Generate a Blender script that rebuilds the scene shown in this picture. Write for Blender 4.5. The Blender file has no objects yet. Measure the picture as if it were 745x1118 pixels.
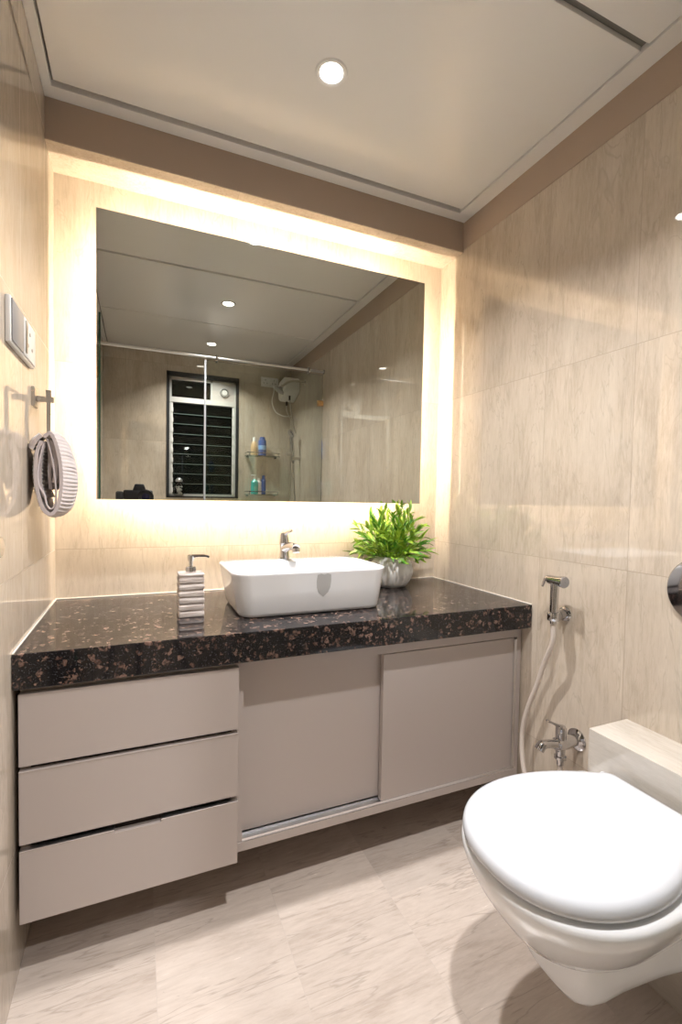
import bpy, bmesh, math, random
from math import pi, sin, cos, radians
from mathutils import Vector, Matrix

# ------------------------------------------------------------------ camera, light, exposure
C = bpy.context.scene.collection
sc = bpy.context.scene
W = 1.4503            # room width
FAR = -2.40           # far (shower) wall
CZ = 2.205            # false ceiling height

cam = bpy.data.cameras.new('camera_view')
cam.sensor_fit = 'VERTICAL'; cam.sensor_height = 36.0; cam.sensor_width = 24.0
cam.lens = 513.04 * 36.0 / 1118.0
cam.shift_x = -(372.63 - 372.5) / 1118.0
cam.shift_y = (562.28 - 559.0) / 1118.0
cam.clip_start = 0.01
camo = bpy.data.objects.new('camera_view', cam); C.objects.link(camo)
yaw, pit, rol = 0.405914, -0.0358716, 0.0178018
f = Vector((sin(yaw) * cos(pit), cos(yaw) * cos(pit), sin(pit)))
r0 = Vector((cos(yaw), -sin(yaw), 0)); u0 = r0.cross(f)
rr = r0 * cos(rol) + u0 * sin(rol); uu = -r0 * sin(rol) + u0 * cos(rol)
M4 = Matrix(((rr.x, uu.x, -f.x, 0), (rr.y, uu.y, -f.y, 0), (rr.z, uu.z, -f.z, 0), (0, 0, 0, 1)))
camo.matrix_world = Matrix.Translation((0.24824, -1.74064, 1.08503)) @ M4
sc.camera = camo

LAMP_W = 13.0         # ceiling downlights, watts each
LAMP_SPREAD = 125
LED_E = 360.0          # warm strips behind the mirror
world = bpy.data.worlds.new('night'); sc.world = world; world.use_nodes = True
world.node_tree.nodes['Background'].inputs[0].default_value = (0.05, 0.08, 0.10, 1)
world.node_tree.nodes['Background'].inputs[1].default_value = 0.6
sc.view_settings.view_transform = 'Standard'; sc.view_settings.look = 'None'
sc.view_settings.gamma = 1.0; sc.view_settings.use_curve_mapping = False
sc.view_settings.exposure = 0.2

# ------------------------------------------------------------------ materials
def nm(name):
    m = bpy.data.materials.new(name); m.use_nodes = True
    nt = m.node_tree; return m, nt, nt.nodes['Principled BSDF']

def plain(name, col, rough=0.5, metal=0.0, **kw):
    m, nt, b = nm(name)
    b.inputs['Base Color'].default_value = (*col, 1); b.inputs['Roughness'].default_value = rough
    b.inputs['Metallic'].default_value = metal
    for k, v in kw.items(): b.inputs[k.replace('_', ' ')].default_value = v
    # faint procedural variation keeps broad surfaces from looking plastic
    n = nt.nodes.new('ShaderNodeTexNoise'); n.inputs['Scale'].default_value = 60
    g = nt.nodes.new('ShaderNodeNewGeometry'); nt.links.new(g.outputs['Position'], n.inputs['Vector'])
    mr = nt.nodes.new('ShaderNodeMapRange'); mr.inputs['To Min'].default_value = max(0.0, rough - 0.02); mr.inputs['To Max'].default_value = min(1, rough + 0.02)
    nt.links.new(n.outputs['Fac'], mr.inputs['Value']); nt.links.new(mr.outputs['Result'], b.inputs['Roughness'])
    return m

def emit(name, col, e):
    m, nt, b = nm(name)
    b.inputs['Base Color'].default_value = (*col, 1)
    b.inputs['Emission Color'].default_value = (*col, 1); b.inputs['Emission Strength'].default_value = e
    return m

def math_n(nt, op, a, b=None, c=None):
    n = nt.nodes.new('ShaderNodeMath'); n.operation = op
    for i, v in enumerate((a, b, c)):
        if v is None: continue
        if isinstance(v, (int, float)): n.inputs[i].default_value = v
        else: nt.links.new(v, n.inputs[i])
    return n.outputs[0]

def mix_c(nt, fac, a, b, mode='MIX'):
    n = nt.nodes.new('ShaderNodeMix'); n.data_type = 'RGBA'; n.blend_type = mode
    for i, v in ((0, fac), (6, a), (7, b)):
        if isinstance(v, (int, float)): n.inputs[i].default_value = v
        elif isinstance(v, tuple): n.inputs[i].default_value = (*v, 1)
        else: nt.links.new(v, n.inputs[i])
    return n.outputs[2]

def joint(nt, p, off, sp, wd):
    """1 on the joints of a grid with spacing sp, and the index of the cell"""
    t = math_n(nt, 'DIVIDE', math_n(nt, 'SUBTRACT', p, off), sp)
    fr = math_n(nt, 'FRACT', math_n(nt, 'ADD', t, 0.5))
    d = math_n(nt, 'MULTIPLY', math_n(nt, 'ABSOLUTE', math_n(nt, 'SUBTRACT', fr, 0.5)), sp)
    return math_n(nt, 'LESS_THAN', d, wd), math_n(nt, 'FLOOR', t)

def stone(name, ua, va, u_off, v_off, su, sv, grain, light, mid, dark, rough=0.004, jw=0.0010, jcol=(0.36, 0.29, 0.22), contrast=1.2, veins=0.5, vn=(2.2, 9, 0.9)):
    """travertine look tiles; ua/va: axes of the tile grid, grain: axis along which the streaks run"""
    m, nt, b = nm(name)
    g = nt.nodes.new('ShaderNodeNewGeometry'); s = nt.nodes.new('ShaderNodeSeparateXYZ')
    nt.links.new(g.outputs['Position'], s.inputs[0])
    ju, iu = joint(nt, s.outputs[ua], u_off, su, jw); jv, iv = joint(nt, s.outputs[va], v_off, sv, jw)
    jm = math_n(nt, 'MAXIMUM', ju, jv)
    wn = nt.nodes.new('ShaderNodeTexWhiteNoise'); wn.noise_dimensions = '2D'
    cm = nt.nodes.new('ShaderNodeCombineXYZ'); nt.links.new(iu, cm.inputs[0]); nt.links.new(iv, cm.inputs[1])
    nt.links.new(cm.outputs[0], wn.inputs['Vector'])
    off = nt.nodes.new('ShaderNodeVectorMath'); off.operation = 'SCALE'; nt.links.new(wn.outputs['Color'], off.inputs[0]); off.inputs['Scale'].default_value = 7
    ad = nt.nodes.new('ShaderNodeVectorMath'); ad.operation = 'ADD'
    nt.links.new(g.outputs['Position'], ad.inputs[0]); nt.links.new(off.outputs[0], ad.inputs[1])
    def noise(sc_long, sc_cross, detail=6, rgh=0.6, dist=0.3):
        mp = nt.nodes.new('ShaderNodeMapping'); v = [sc_cross] * 3; v[grain] = sc_long
        mp.inputs['Scale'].default_value = v; nt.links.new(ad.outputs[0], mp.inputs['Vector'])
        n = nt.nodes.new('ShaderNodeTexNoise'); n.inputs['Scale'].default_value = 1.0
        n.inputs['Detail'].default_value = detail; n.inputs['Roughness'].default_value = rgh; n.inputs['Distortion'].default_value = dist
        nt.links.new(mp.outputs[0], n.inputs['Vector']); return n.outputs['Fac']
    n1 = noise(2.6, 8, 7, 0.68, 0.5); n2 = noise(16, 110, 4, 0.7, 0.2); n3 = noise(vn[0], vn[1], 4, 0.6, vn[2]); n4 = noise(60, 150, 3, .7, 0)
    cr = nt.nodes.new('ShaderNodeValToRGB'); e = cr.color_ramp.elements
    e[0].position = 0.5 - 0.22 / contrast; e[0].color = (*dark, 1); e[1].position = 0.5 + 0.22 / contrast; e[1].color = (*light, 1)
    k = cr.color_ramp.elements.new(0.5); k.color = (*mid, 1)
    mixv = math_n(nt, 'ADD', math_n(nt, 'MULTIPLY', n1, 0.62), math_n(nt, 'MULTIPLY', n2, 0.38))
    nt.links.new(mixv, cr.inputs[0])
    vr = nt.nodes.new('ShaderNodeMapRange'); vr.clamp = True
    nt.links.new(math_n(nt, 'ABSOLUTE', math_n(nt, 'SUBTRACT', n3, 0.5)), vr.inputs['Value'])
    vr.inputs['From Min'].default_value = 0.0; vr.inputs['From Max'].default_value = 0.012
    vr.inputs['To Min'].default_value = veins; vr.inputs['To Max'].default_value = 0.0
    c = mix_c(nt, math_n(nt, 'MULTIPLY', vr.outputs[0], n1), cr.outputs[0], tuple(x * 0.72 for x in dark))
    sp = nt.nodes.new('ShaderNodeMapRange'); nt.links.new(n4, sp.inputs['Value'])
    sp.inputs['From Min'].default_value = 0.68; sp.inputs['From Max'].default_value = 0.76; sp.inputs['To Max'].default_value = 0.35
    c = mix_c(nt, sp.outputs[0], c, tuple(x * 0.6 for x in dark))
    tv = nt.nodes.new('ShaderNodeMapRange'); nt.links.new(wn.outputs['Value'], tv.inputs['Value'])
    tv.inputs['To Min'].default_value = 0.93; tv.inputs['To Max'].default_value = 1.05
    hv = nt.nodes.new('ShaderNodeHueSaturation'); nt.links.new(c, hv.inputs['Color']); nt.links.new(tv.outputs[0], hv.inputs['Value'])
    c = mix_c(nt, jm, hv.outputs[0], jcol)
    nt.links.new(c, b.inputs['Base Color'])
    rg = math_n(nt, 'ADD', math_n(nt, 'MULTIPLY', jm, 0.5), math_n(nt, 'ADD', math_n(nt, 'MULTIPLY', n2, 0.02), rough))
    nt.links.new(rg, b.inputs['Roughness'])
    bp = nt.nodes.new('ShaderNodeBump'); bp.inputs['Strength'].default_value = 0.2; bp.inputs['Distance'].default_value = 0.0005; b.inputs['IOR'].default_value = 1.75
    wav = nt.nodes.new('ShaderNodeTexNoise'); wav.inputs['Scale'].default_value = 5; wav.inputs['Detail'].default_value = 1
    nt.links.new(ad.outputs[0], wav.inputs['Vector'])
    h = math_n(nt, 'SUBTRACT', math_n(nt, 'MULTIPLY', wav.outputs['Fac'], 1.2), jm)
    nt.links.new(h, bp.inputs['Height']); nt.links.new(bp.outputs[0], b.inputs['Normal'])
    return m

LT, MD, DK = (0.65, 0.57, 0.475), (0.56, 0.48, 0.39), (0.43, 0.355, 0.275)
T_back = stone('tile_back', 0, 2, -0.05, 0.904, 0.6, 0.6, 2, LT, MD, DK)
T_side = stone('tile_side', 1, 2, -0.293, 0.904, 0.3, 0.6, 2, LT, MD, DK)
T_left = stone('tile_left', 1, 2, -0.155, 0.904, 0.3, 0.6, 2, LT, MD, DK)
T_far = stone('tile_far', 0, 2, 0.15, 0.904, 0.3, 0.6, 2, LT, MD, DK)
T_ledge = stone('tile_ledge', 1, 2, -0.60, 2.0, 0.6, 1.2, 1, (0.64, 0.59, 0.53), (0.56, 0.51, 0.45), (0.45, 0.40, 0.34), veins=0.15)
T_floor = stone('tile_floor', 0, 1, 0.285, -0.660, 0.2985, 0.6, 0, (0.65, 0.57, 0.505), (0.56, 0.48, 0.42), (0.42, 0.345, 0.29), contrast=1.15, veins=0.9, vn=(1.3, 13, 0.25), rough=0.26, jcol=(0.46, 0.39, 0.34), jw=0.0007)
paint = plain('paint_taupe', (0.42, 0.33, 0.26), 0.6)
m_ceil = plain('ceiling_panel_white', (0.84, 0.83, 0.81), 0.24, IOR=1.65)
m_frame = plain('ceiling_frame_white', (0.80, 0.78, 0.75), 0.4)
m_groove = plain('groove_grey', (0.22, 0.21, 0.19), 0.6)
m_lam = plain('laminate_taupe', (0.44, 0.385, 0.358), 0.32)
m_lam_edge = plain('laminate_edge', (0.40, 0.34, 0.30), 0.4)
m_gap_shade = plain('painted_gap_shade', (0.05, 0.035, 0.03), 0.7)  # near-black colour paints the shade inside the drawer gaps
m_alu = plain('brushed_aluminium', (0.80, 0.80, 0.82), 0.3, 1.0)
m_chrome = plain('chrome', (0.60, 0.60, 0.62), 0.06, 1.0)
m_satin = plain('satin_nickel', (0.60, 0.56, 0.52), 0.28, 1.0)
m_black = plain('black_plastic', (0.012, 0.012, 0.014), 0.35)
m_rubber = plain('black_rubber', (0.02, 0.02, 0.022), 0.8)
m_lens = plain('lens_glass', (0.01, 0.01, 0.03), 0.03)
m_ceramic = plain('white_ceramic', (0.84, 0.85, 0.87), 0.08, Coat_Weight=0.3)
m_seat = plain('white_seat_plastic', (0.60, 0.62, 0.66), 0.16)
m_pot = plain('white_pot_glaze', (0.86, 0.85, 0.83), 0.28)
m_white = plain('white_plastic', (0.80, 0.79, 0.77), 0.3)
m_grey = plain('grey_plastic', (0.28, 0.27, 0.27), 0.35)
m_hose = plain('hose_cream', (0.62, 0.55, 0.49), 0.4)
m_seal = plain('white_sealant', (0.80, 0.74, 0.66), 0.6)
m_mirror = plain('mirror_silver', (0.64, 0.65, 0.60), 0.0, 1.0); 
for l in list(m_mirror.node_tree.links):
    if l.to_socket.name == 'Roughness': m_mirror.node_tree.links.remove(l)
m_medge = plain('mirror_edge', (0.30, 0.30, 0.26), 0.2, 0.6)
m_box = plain('mirror_box', (0.75, 0.72, 0.66), 0.6)
m_led = emit('led_warm', (1.0, 0.83, 0.61), LED_E)
m_lamp = emit('lamp_white', (1.0, 0.95, 0.88), 12.0)
m_wframe = plain('window_frame_grey', (0.55, 0.54, 0.52), 0.4)
m_winblack = plain('window_black', (0.025, 0.025, 0.027), 0.45)
m_sticker = plain('grey_sticker', (0.50, 0.50, 0.50), 0.4)
m_gold = plain('bottle_gold', (0.60, 0.42, 0.24), 0.3)
m_blue = plain('bottle_blue', (0.02, 0.08, 0.30), 0.3)
m_lblue = plain('label_blue', (0.25, 0.45, 0.75), 0.4)
m_teal = plain('bottle_teal', (0.05, 0.45, 0.40), 0.25)
m_clip = plain('brass_clamp', (0.80, 0.52, 0.26), 0.25, 0.8)
m_soil = plain('moss', (0.07, 0.10, 0.03), 0.9)

def glassy(name, tint, spec=1.0, ior=1.5):
    """thin clear pane: transmits with a slight tint, reflects by its Fresnel term"""
    m = bpy.data.materials.new(name); m.use_nodes = True; nt = m.node_tree; nt.nodes.clear()
    o = nt.nodes.new('ShaderNodeOutputMaterial'); t = nt.nodes.new('ShaderNodeBsdfTransparent'); t.inputs[0].default_value = (*tint, 1)
    g = nt.nodes.new('ShaderNodeBsdfGlossy'); g.inputs['Roughness'].default_value = 0.0
    fr = nt.nodes.new('ShaderNodeFresnel'); fr.inputs['IOR'].default_value = ior
    mx = nt.nodes.new('ShaderNodeMixShader'); nt.links.new(fr.outputs[0], mx.inputs[0])
    nt.links.new(t.outputs[0], mx.inputs[1]); nt.links.new(g.outputs[0], mx.inputs[2]); nt.links.new(mx.outputs[0], o.inputs[0])
    return m
m_glass = glassy('shower_glass', (0.93, 0.96, 0.94), ior=1.62)
m_louvre = glassy('louvre_glass', (0.35, 0.42, 0.40), ior=1.6)
m_gedge = plain('glass_edge_green', (0.02, 0.09, 0.06), 0.15)
m_edge_glint = plain('painted_edge_glint', (0.20, 0.27, 0.25), 0.4)  # paler colour stands in for light caught along the louvre edges
m_vent = plain('vent_panel', (0.52, 0.48, 0.46), 0.45)
m_shelf = glassy('shelf_glass', (0.80, 0.92, 0.90))
m_jar = glassy('jar_glass', (0.85, 0.88, 0.86))
m_sealstrip = plain('pvc_seal', (0.55, 0.56, 0.62), 0.25, Transmission_Weight=0.3)

def granite():
    m, nt, b = nm('tan_brown_granite')
    g = nt.nodes.new('ShaderNodeNewGeometry')
    def nz(scale, detail=4, dist=0.0):
        n = nt.nodes.new('ShaderNodeTexNoise'); n.inputs['Scale'].default_value = scale; n.inputs['Detail'].default_value = detail
        n.inputs['Distortion'].default_value = dist; nt.links.new(g.outputs['Position'], n.inputs['Vector']); return n.outputs['Fac']
    v = nt.nodes.new('ShaderNodeTexVoronoi'); v.inputs['Scale'].default_value = 60; v.inputs['Randomness'].default_value = 1
    ad = nt.nodes.new('ShaderNodeVectorMath'); ad.operation = 'ADD'
    nn = nt.nodes.new('ShaderNodeTexNoise'); nn.inputs['Scale'].default_value = 90; nt.links.new(g.outputs['Position'], nn.inputs['Vector'])
    sc_ = nt.nodes.new('ShaderNodeVectorMath'); sc_.operation = 'SCALE'; sc_.inputs['Scale'].default_value = 0.02; nt.links.new(nn.outputs['Color'], sc_.inputs[0])
    nt.links.new(g.outputs['Position'], ad.inputs[0]); nt.links.new(sc_.outputs[0], ad.inputs[1]); nt.links.new(ad.outputs[0], v.inputs['Vector'])
    # brown feldspar blotches: voronoi cells chosen at random, ragged by noise
    sep = nt.nodes.new('ShaderNodeSeparateColor'); nt.links.new(v.outputs['Color'], sep.inputs[0])
    pick = math_n(nt, 'GREATER_THAN', sep.outputs[0], 0.30)
    inner = math_n(nt, 'LESS_THAN', v.outputs['Distance'], 0.50)
    blot = math_n(nt, 'MULTIPLY', pick, inner)
    rag = nt.nodes.new('ShaderNodeMapRange'); nt.links.new(nz(110, 6), rag.inputs['Value'])
    rag.inputs['From Min'].default_value = 0.44; rag.inputs['From Max'].default_value = 0.62
    blot = math_n(nt, 'MULTIPLY', blot, rag.outputs[0])
    brown = mix_c(nt, sep.outputs[1], (0.10, 0.055, 0.042), (0.26, 0.165, 0.13))
    c = mix_c(nt, blot, (0.010, 0.009, 0.010), brown)
    fl = nt.nodes.new('ShaderNodeMapRange'); nt.links.new(nz(260, 3), fl.inputs['Value'])
    fl.inputs['From Min'].default_value = 0.60; fl.inputs['From Max'].default_value = 0.68; fl.inputs['To Max'].default_value = 0.35
    c = mix_c(nt, fl.outputs[0], c, (0.20, 0.19, 0.20))
    nt.links.new(c, b.inputs['Base Color']); b.inputs['Roughness'].default_value = 0.06
    b.inputs['IOR'].default_value = 1.5
    return m
m_granite = granite()

def fabric():
    m, nt, b = nm('towel_cotton')
    g = nt.nodes.new('ShaderNodeNewGeometry')
    n = nt.nodes.new('ShaderNodeTexNoise'); n.inputs['Scale'].default_value = 700; nt.links.new(g.outputs['Position'], n.inputs['Vector'])
    bp = nt.nodes.new('ShaderNodeBump'); bp.inputs['Strength'].default_value = 0.6; bp.inputs['Distance'].default_value = 0.001
    nt.links.new(n.outputs['Fac'], bp.inputs['Height']); nt.links.new(bp.outputs[0], b.inputs['Normal'])
    b.inputs['Base Color'].default_value = (0.50, 0.44, 0.435, 1); b.inputs['Roughness'].default_value = 0.95
    b.inputs['Sheen Weight'].default_value = 0.4
    return m
m_towel = fabric()

def leafmat(name, c1, c2):
    m, nt, b = nm(name)
    g = nt.nodes.new('ShaderNodeNewGeometry')
    n = nt.nodes.new('ShaderNodeTexNoise'); n.inputs['Scale'].default_value = 28; n.inputs['Detail'].default_value = 2; nt.links.new(g.outputs['Position'], n.inputs['Vector'])
    cr = nt.nodes.new('ShaderNodeValToRGB'); cr.color_ramp.elements[0].position = 0.35; cr.color_ramp.elements[1].position = 0.65
    cr.color_ramp.elements[0].color = (*c1, 1); cr.color_ramp.elements[1].color = (*c2, 1)
    nt.links.new(n.outputs['Fac'], cr.inputs[0]); nt.links.new(cr.outputs[0], b.inputs['Base Color'])
    b.inputs['Roughness'].default_value = 0.4; b.inputs['Subsurface Weight'].default_value = 0.0
    return m
m_leaf = leafmat('leaf_green', (0.06, 0.22, 0.02), (0.36, 0.50, 0.05))

def soapmat():
    m, nt, b = nm('whitewashed_ribs')
    g = nt.nodes.new('ShaderNodeNewGeometry'); mp = nt.nodes.new('ShaderNodeMapping'); mp.inputs['Scale'].default_value = (20, 20, 420)
    n = nt.nodes.new('ShaderNodeTexNoise'); n.inputs['Scale'].default_value = 1; n.inputs['Detail'].default_value = 4
    nt.links.new(g.outputs['Position'], mp.inputs['Vector']); nt.links.new(mp.outputs[0], n.inputs['Vector'])
    cr = nt.nodes.new('ShaderNodeValToRGB'); cr.color_ramp.elements[0].position = 0.4; cr.color_ramp.elements[1].position = 0.62
    cr.color_ramp.elements[0].color = (0.34, 0.28, 0.25, 1); cr.color_ramp.elements[1].color = (0.66, 0.60, 0.56, 1)
    nt.links.new(n.outputs['Fac'], cr.inputs[0]); nt.links.new(cr.outputs[0], b.inputs['Base Color']); b.inputs['Roughness'].default_value = 0.55
    return m
m_soap = soapmat()

# ------------------------------------------------------------------ mesh helpers
def NB(): return bmesh.new()

def box(bm, x0, x1, y0, y1, z0, z1, bev=0.0, seg=2):
    t = bmesh.new(); bmesh.ops.create_cube(t, size=1)
    for v in t.verts: v.co = Vector((x0 + (v.co.x + .5) * (x1 - x0), y0 + (v.co.y + .5) * (y1 - y0), z0 + (v.co.z + .5) * (z1 - z0)))
    if bev: bmesh.ops.bevel(t, geom=t.edges[:], offset=bev, segments=seg, affect='EDGES', profile=0.5)
    merge(bm, t)

def merge(bm, t, mat=None):
    if mat is not None: bmesh.ops.transform(t, matrix=mat, verts=t.verts[:])
    me = bpy.data.meshes.new('t'); t.to_mesh(me); t.free(); bm.from_mesh(me); bpy.data.meshes.remove(me)

def frame_to(d, up=Vector((0, 0, 1))):
    d = Vector(d).normalized()
    if abs(d.dot(up)) > .99: up = Vector((0, 1, 0))
    x = up.cross(d).normalized(); y = d.cross(x)
    return Matrix(((x.x, y.x, d.x), (x.y, y.y, d.y), (x.z, y.z, d.z)))

def lathe(bm, prof, o=(0, 0, 0), d=(0, 0, 1), n=32, rfun=None, sx=1.0, cap=True):
    """prof: (radius, height) pairs along axis d from origin o"""
    R = frame_to(d); o = Vector(o); rings = []
    for (r, h) in prof:
        ring = []
        for k in range(n):
            a = 2 * pi * k / n; q = r * (rfun(a, h) if rfun else 1)
            ring.append(bm.verts.new(o + R @ Vector((q * cos(a) * sx, q * sin(a), h))))
        rings.append(ring)
    for a, b in zip(rings, rings[1:]):
        for k in range(n): bm.faces.new((a[k], a[(k + 1) % n], b[(k + 1) % n], b[k]))
    if cap:
        bm.faces.new(rings[0][::-1]); bm.faces.new(rings[-1])

def tube(bm, pts, rad, n=12, sub=0, cap=True):
    pts = [Vector(p) for p in pts]
    rads = rad if isinstance(rad, (list, tuple)) else [rad] * len(pts)
    if sub:
        np_, nr = [], []
        for i in range(len(pts) - 1):
            p0 = pts[max(i - 1, 0)]; p1 = pts[i]; p2 = pts[i + 1]; p3 = pts[min(i + 2, len(pts) - 1)]
            for k in range(sub):
                t = k / sub
                np_.append(0.5 * ((2 * p1) + (-p0 + p2) * t + (2 * p0 - 5 * p1 + 4 * p2 - p3) * t * t + (-p0 + 3 * p1 - 3 * p2 + p3) * t ** 3))
                nr.append(rads[i] * (1 - t) + rads[i + 1] * t)
        np_.append(pts[-1]); nr.append(rads[-1]); pts, rads = np_, nr
    rings = []; X = None
    for i, p in enumerate(pts):
        d = (pts[min(i + 1, len(pts) - 1)] - pts[max(i - 1, 0)]).normalized()
        if X is None: X = frame_to(d).col[0].copy()
        X = (X - d * X.dot(d)).normalized(); Y = d.cross(X)
        rings.append([bm.verts.new(p + (X * cos(2 * pi * k / n) + Y * sin(2 * pi * k / n)) * rads[i]) for k in range(n)])
    for a, b in zip(rings, rings[1:]):
        for k in range(n): bm.faces.new((a[k], a[(k + 1) % n], b[(k + 1) % n], b[k]))
    if cap: bm.faces.new(rings[0][::-1]); bm.faces.new(rings[-1])

def loft(bm, rings, cap0=True, cap1=True, closed=True):
    R = [[bm.verts.new(Vector(p)) for p in ring] for ring in rings]
    n = len(R[0])
    for a, b in zip(R, R[1:]):
        for k in range(n if closed else n - 1): bm.faces.new((a[k], a[(k + 1) % n], b[(k + 1) % n], b[k]))
    if cap0: bm.faces.new(R[0][::-1])
    if cap1: bm.faces.new(R[-1])
    return R

def prism(bm, poly, axis, a0, a1, bev=0):
    """extrude a 2D polygon along an axis"""
    def P(p, a):
        if axis == 0: return (a, p[0], p[1])
        if axis == 1: return (p[0], a, p[1])
        return (p[0], p[1], a)
    t = bmesh.new(); loft(t, [[P(p, a0) for p in poly], [P(p, a1) for p in poly]])
    bmesh.ops.recalc_face_normals(t, faces=t.faces[:])
    if bev: bmesh.ops.bevel(t, geom=t.edges[:], offset=bev, segments=2, affect='EDGES', profile=.5)
    merge(bm, t)

def rrect(x0, x1, y0, y1, r, z, n=8):
    pts = []
    for cx, cy, a0 in ((x1 - r, y1 - r, 0), (x0 + r, y1 - r, 90), (x0 + r, y0 + r, 180), (x1 - r, y0 + r, 270)):
        for k in range(n + 1):
            a = radians(a0 + 90 * k / n); pts.append((cx + r * cos(a), cy + r * sin(a), z))
    return pts

def obj(name, bm, m, parent=None, smooth=True, label=None, origin=None, sharp=35):
    bmesh.ops.recalc_face_normals(bm, faces=bm.faces[:])
    if origin is not None: bmesh.ops.translate(bm, verts=bm.verts[:], vec=-Vector(origin))
    me = bpy.data.meshes.new(name); bm.to_mesh(me); bm.free()
    me.materials.append(m)
    o = bpy.data.objects.new(name, me); C.objects.link(o)
    if origin is not None: o.location = origin
    if smooth:
        for p in me.polygons: p.use_smooth = True
        me.set_sharp_from_angle(angle=radians(sharp))
    if parent is not None:
        o.parent = parent
        base = parent
        loc = Vector((0, 0, 0))
        while base is not None: loc += base.location; base = base.parent
        o.location = Vector(o.location) - loc
    if label: o['label'] = label
    return o

def thing(name, label, cat, loc=(0, 0, 0), group=None):
    o = bpy.data.objects.new(name, None); C.objects.link(o); o.location = loc; o.empty_display_size = .05
    o['label'] = label; o['category'] = cat
    if group: o['group'] = group
    return o

def struct(name, bm, m, parent=None, label=None, smooth=False):
    o = obj(name, bm, m, parent, smooth, label)
    if parent is None: o['kind'] = 'structure'
    return o

def quad_box(x0, x1, y0, y1, z0, z1, bev=0):
    b = NB(); box(b, x0, x1, y0, y1, z0, z1, bev); return b

# ------------------------------------------------------------------ room shell
TH = 0.1
struct('floor', quad_box(-TH, W + TH, FAR - TH, TH, -TH, 0), T_floor)
struct('wall_back', quad_box(-TH, W + TH, 0, TH, 0, 2.4), T_back)
struct('wall_left', quad_box(-TH, 0, FAR - TH, 0, 0, 2.4), T_left)
wr = struct('wall_right', quad_box(W, W + TH, FAR - TH, 0, 0, 2.4), T_side)
struct('wall_paint', quad_box(W - 0.0025, W, FAR, 0, 2.096, CZ), paint, wr, 'painted taupe strip above the tiles')
# far wall with a window opening
wx0, wx1, wz0, wz1 = 0.441, 1.003, 1.066, 2.055
b = NB(); box(b, -TH, wx0, FAR - TH, FAR, 0, 2.4); box(b, wx1, W + TH, FAR - TH, FAR, 0, 2.4)
box(b, wx0, wx1, FAR - TH, FAR, 0, wz0); box(b, wx0, wx1, FAR - TH, FAR, wz1, 2.4)
struct('wall_far', b, T_far)
# soffit above the mirror
so = struct('trim_1', quad_box(0, W, -0.150, 0, 2.087, CZ + .02), paint, label='taupe painted soffit above the mirror')
struct('soffit_lining', quad_box(0, W, -0.149, 0, 2.0845, 2.0872), T_back, so, 'cream tile lining under the soffit')
# ceiling: grey channel plane, white frame, three panels
ce = struct('ceiling', quad_box(-TH, W + TH, FAR - TH, TH, CZ + 0.014, 2.4), m_groove)
b = NB()
box(b, 0, W, -0.196, -0.150, CZ - 0.004, CZ + .014, .0015)
box(b, 0, 0.024, FAR, -0.196, CZ - 0.004, CZ + .014, .0015)
box(b, W - 0.058, W, FAR, -0.196, CZ - 0.004, CZ + .014, .0015)
struct('ceiling_frame', b, m_frame, ce, 'white edge frame of the ceiling')
for (ya, yb) in ((-0.918, -0.214), (-1.652, -0.938), (FAR, -1.660)):
    struct('ceiling_panel', quad_box(0.030, W - 0.062, ya, yb, CZ, CZ + .013, .001), m_ceil, ce)
# tiled ledge hiding the cistern
struct('trim_2', quad_box(1.308, W, -1.56, -0.908, 0, 0.508, .0012), T_ledge, label='tiled cistern ledge along the right wall')

# ------------------------------------------------------------------ downlights
for i, (x, y, lb) in enumerate(((0.711, -0.547, 'round recessed white downlight in the ceiling panel nearest the mirror wall'),
                                (0.722, -1.282, 'round recessed downlight in the middle ceiling panel, upper of two lights seen in the mirror'),
                                (0.735, -2.072, 'round recessed downlight over the shower, lower of two lights seen in the mirror'))):
    t = thing('downlight', lb, 'ceiling light', (x, y, CZ), 'ceiling downlights')
    b = NB(); lathe(b, [(.030, -.001), (.036, -.004), (.041, -.004), (.043, -.0005), (.043, 0.0), (.030, 0.0)], (x, y, CZ), n=40, cap=False); obj('trim_ring', b, m_white, t)
    b = NB(); lathe(b, [(.0300, -.0020), (.0300, -.0005)], (x, y, CZ), n=40); obj('diffuser', b, m_lamp, t)
    ld = bpy.data.lights.new('lamp', 'AREA'); ld.shape = 'DISK'; ld.size = .058; ld.energy = LAMP_W; ld.color = (1.0, 0.98, 0.975); ld.spread = radians(LAMP_SPREAD)
    lo = bpy.data.objects.new('lamp', ld); C.objects.link(lo); lo.parent = t; lo.location = (0, 0, -.0035)

# ------------------------------------------------------------------ backlit mirror
MX0, MX1, MZ0, MZ1, MY = 0.125, 1.303, 1.068, 1.955, -0.100
t = thing('backlit_mirror', 'large rectangular frameless mirror with warm light glowing from behind it', 'mirror', (0.715, 0, MZ0))
b = NB(); box(b, MX0, MX1, MY + .0002, MY + .005, MZ0, MZ1); obj('mirror_backing', b, m_medge, t, False)
b = NB(); box(b, MX0 + .0012, MX1 - .0012, MY - .0004, MY + .0002, MZ0 + .0012, MZ1 - .0012); obj('mirror_glass', b, m_mirror, t, False)
IN = 0.05
b = NB(); box(b, MX0 + IN, MX1 - IN, MY + .005, 0, MZ0 + IN, MZ1 - IN); obj('mounting_box', b, m_box, t, False)
ya, yb = MY + 0.0054, MY + 0.0094
for (x0, x1, z0, z1) in ((MX0 + IN, MX1 - IN, MZ0 + IN - .003, MZ0 + IN), (MX0 + IN, MX1 - IN, MZ1 - IN, MZ1 - IN + .003),
                         (MX0 + IN - .003, MX0 + IN, MZ0 + IN, MZ1 - IN), (MX1 - IN, MX1 - IN + .003, MZ0 + IN, MZ1 - IN)):
    b = NB(); box(b, x0, x1, ya, yb, z0, z1); obj('light_strip', b, m_led, t, False)

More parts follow.
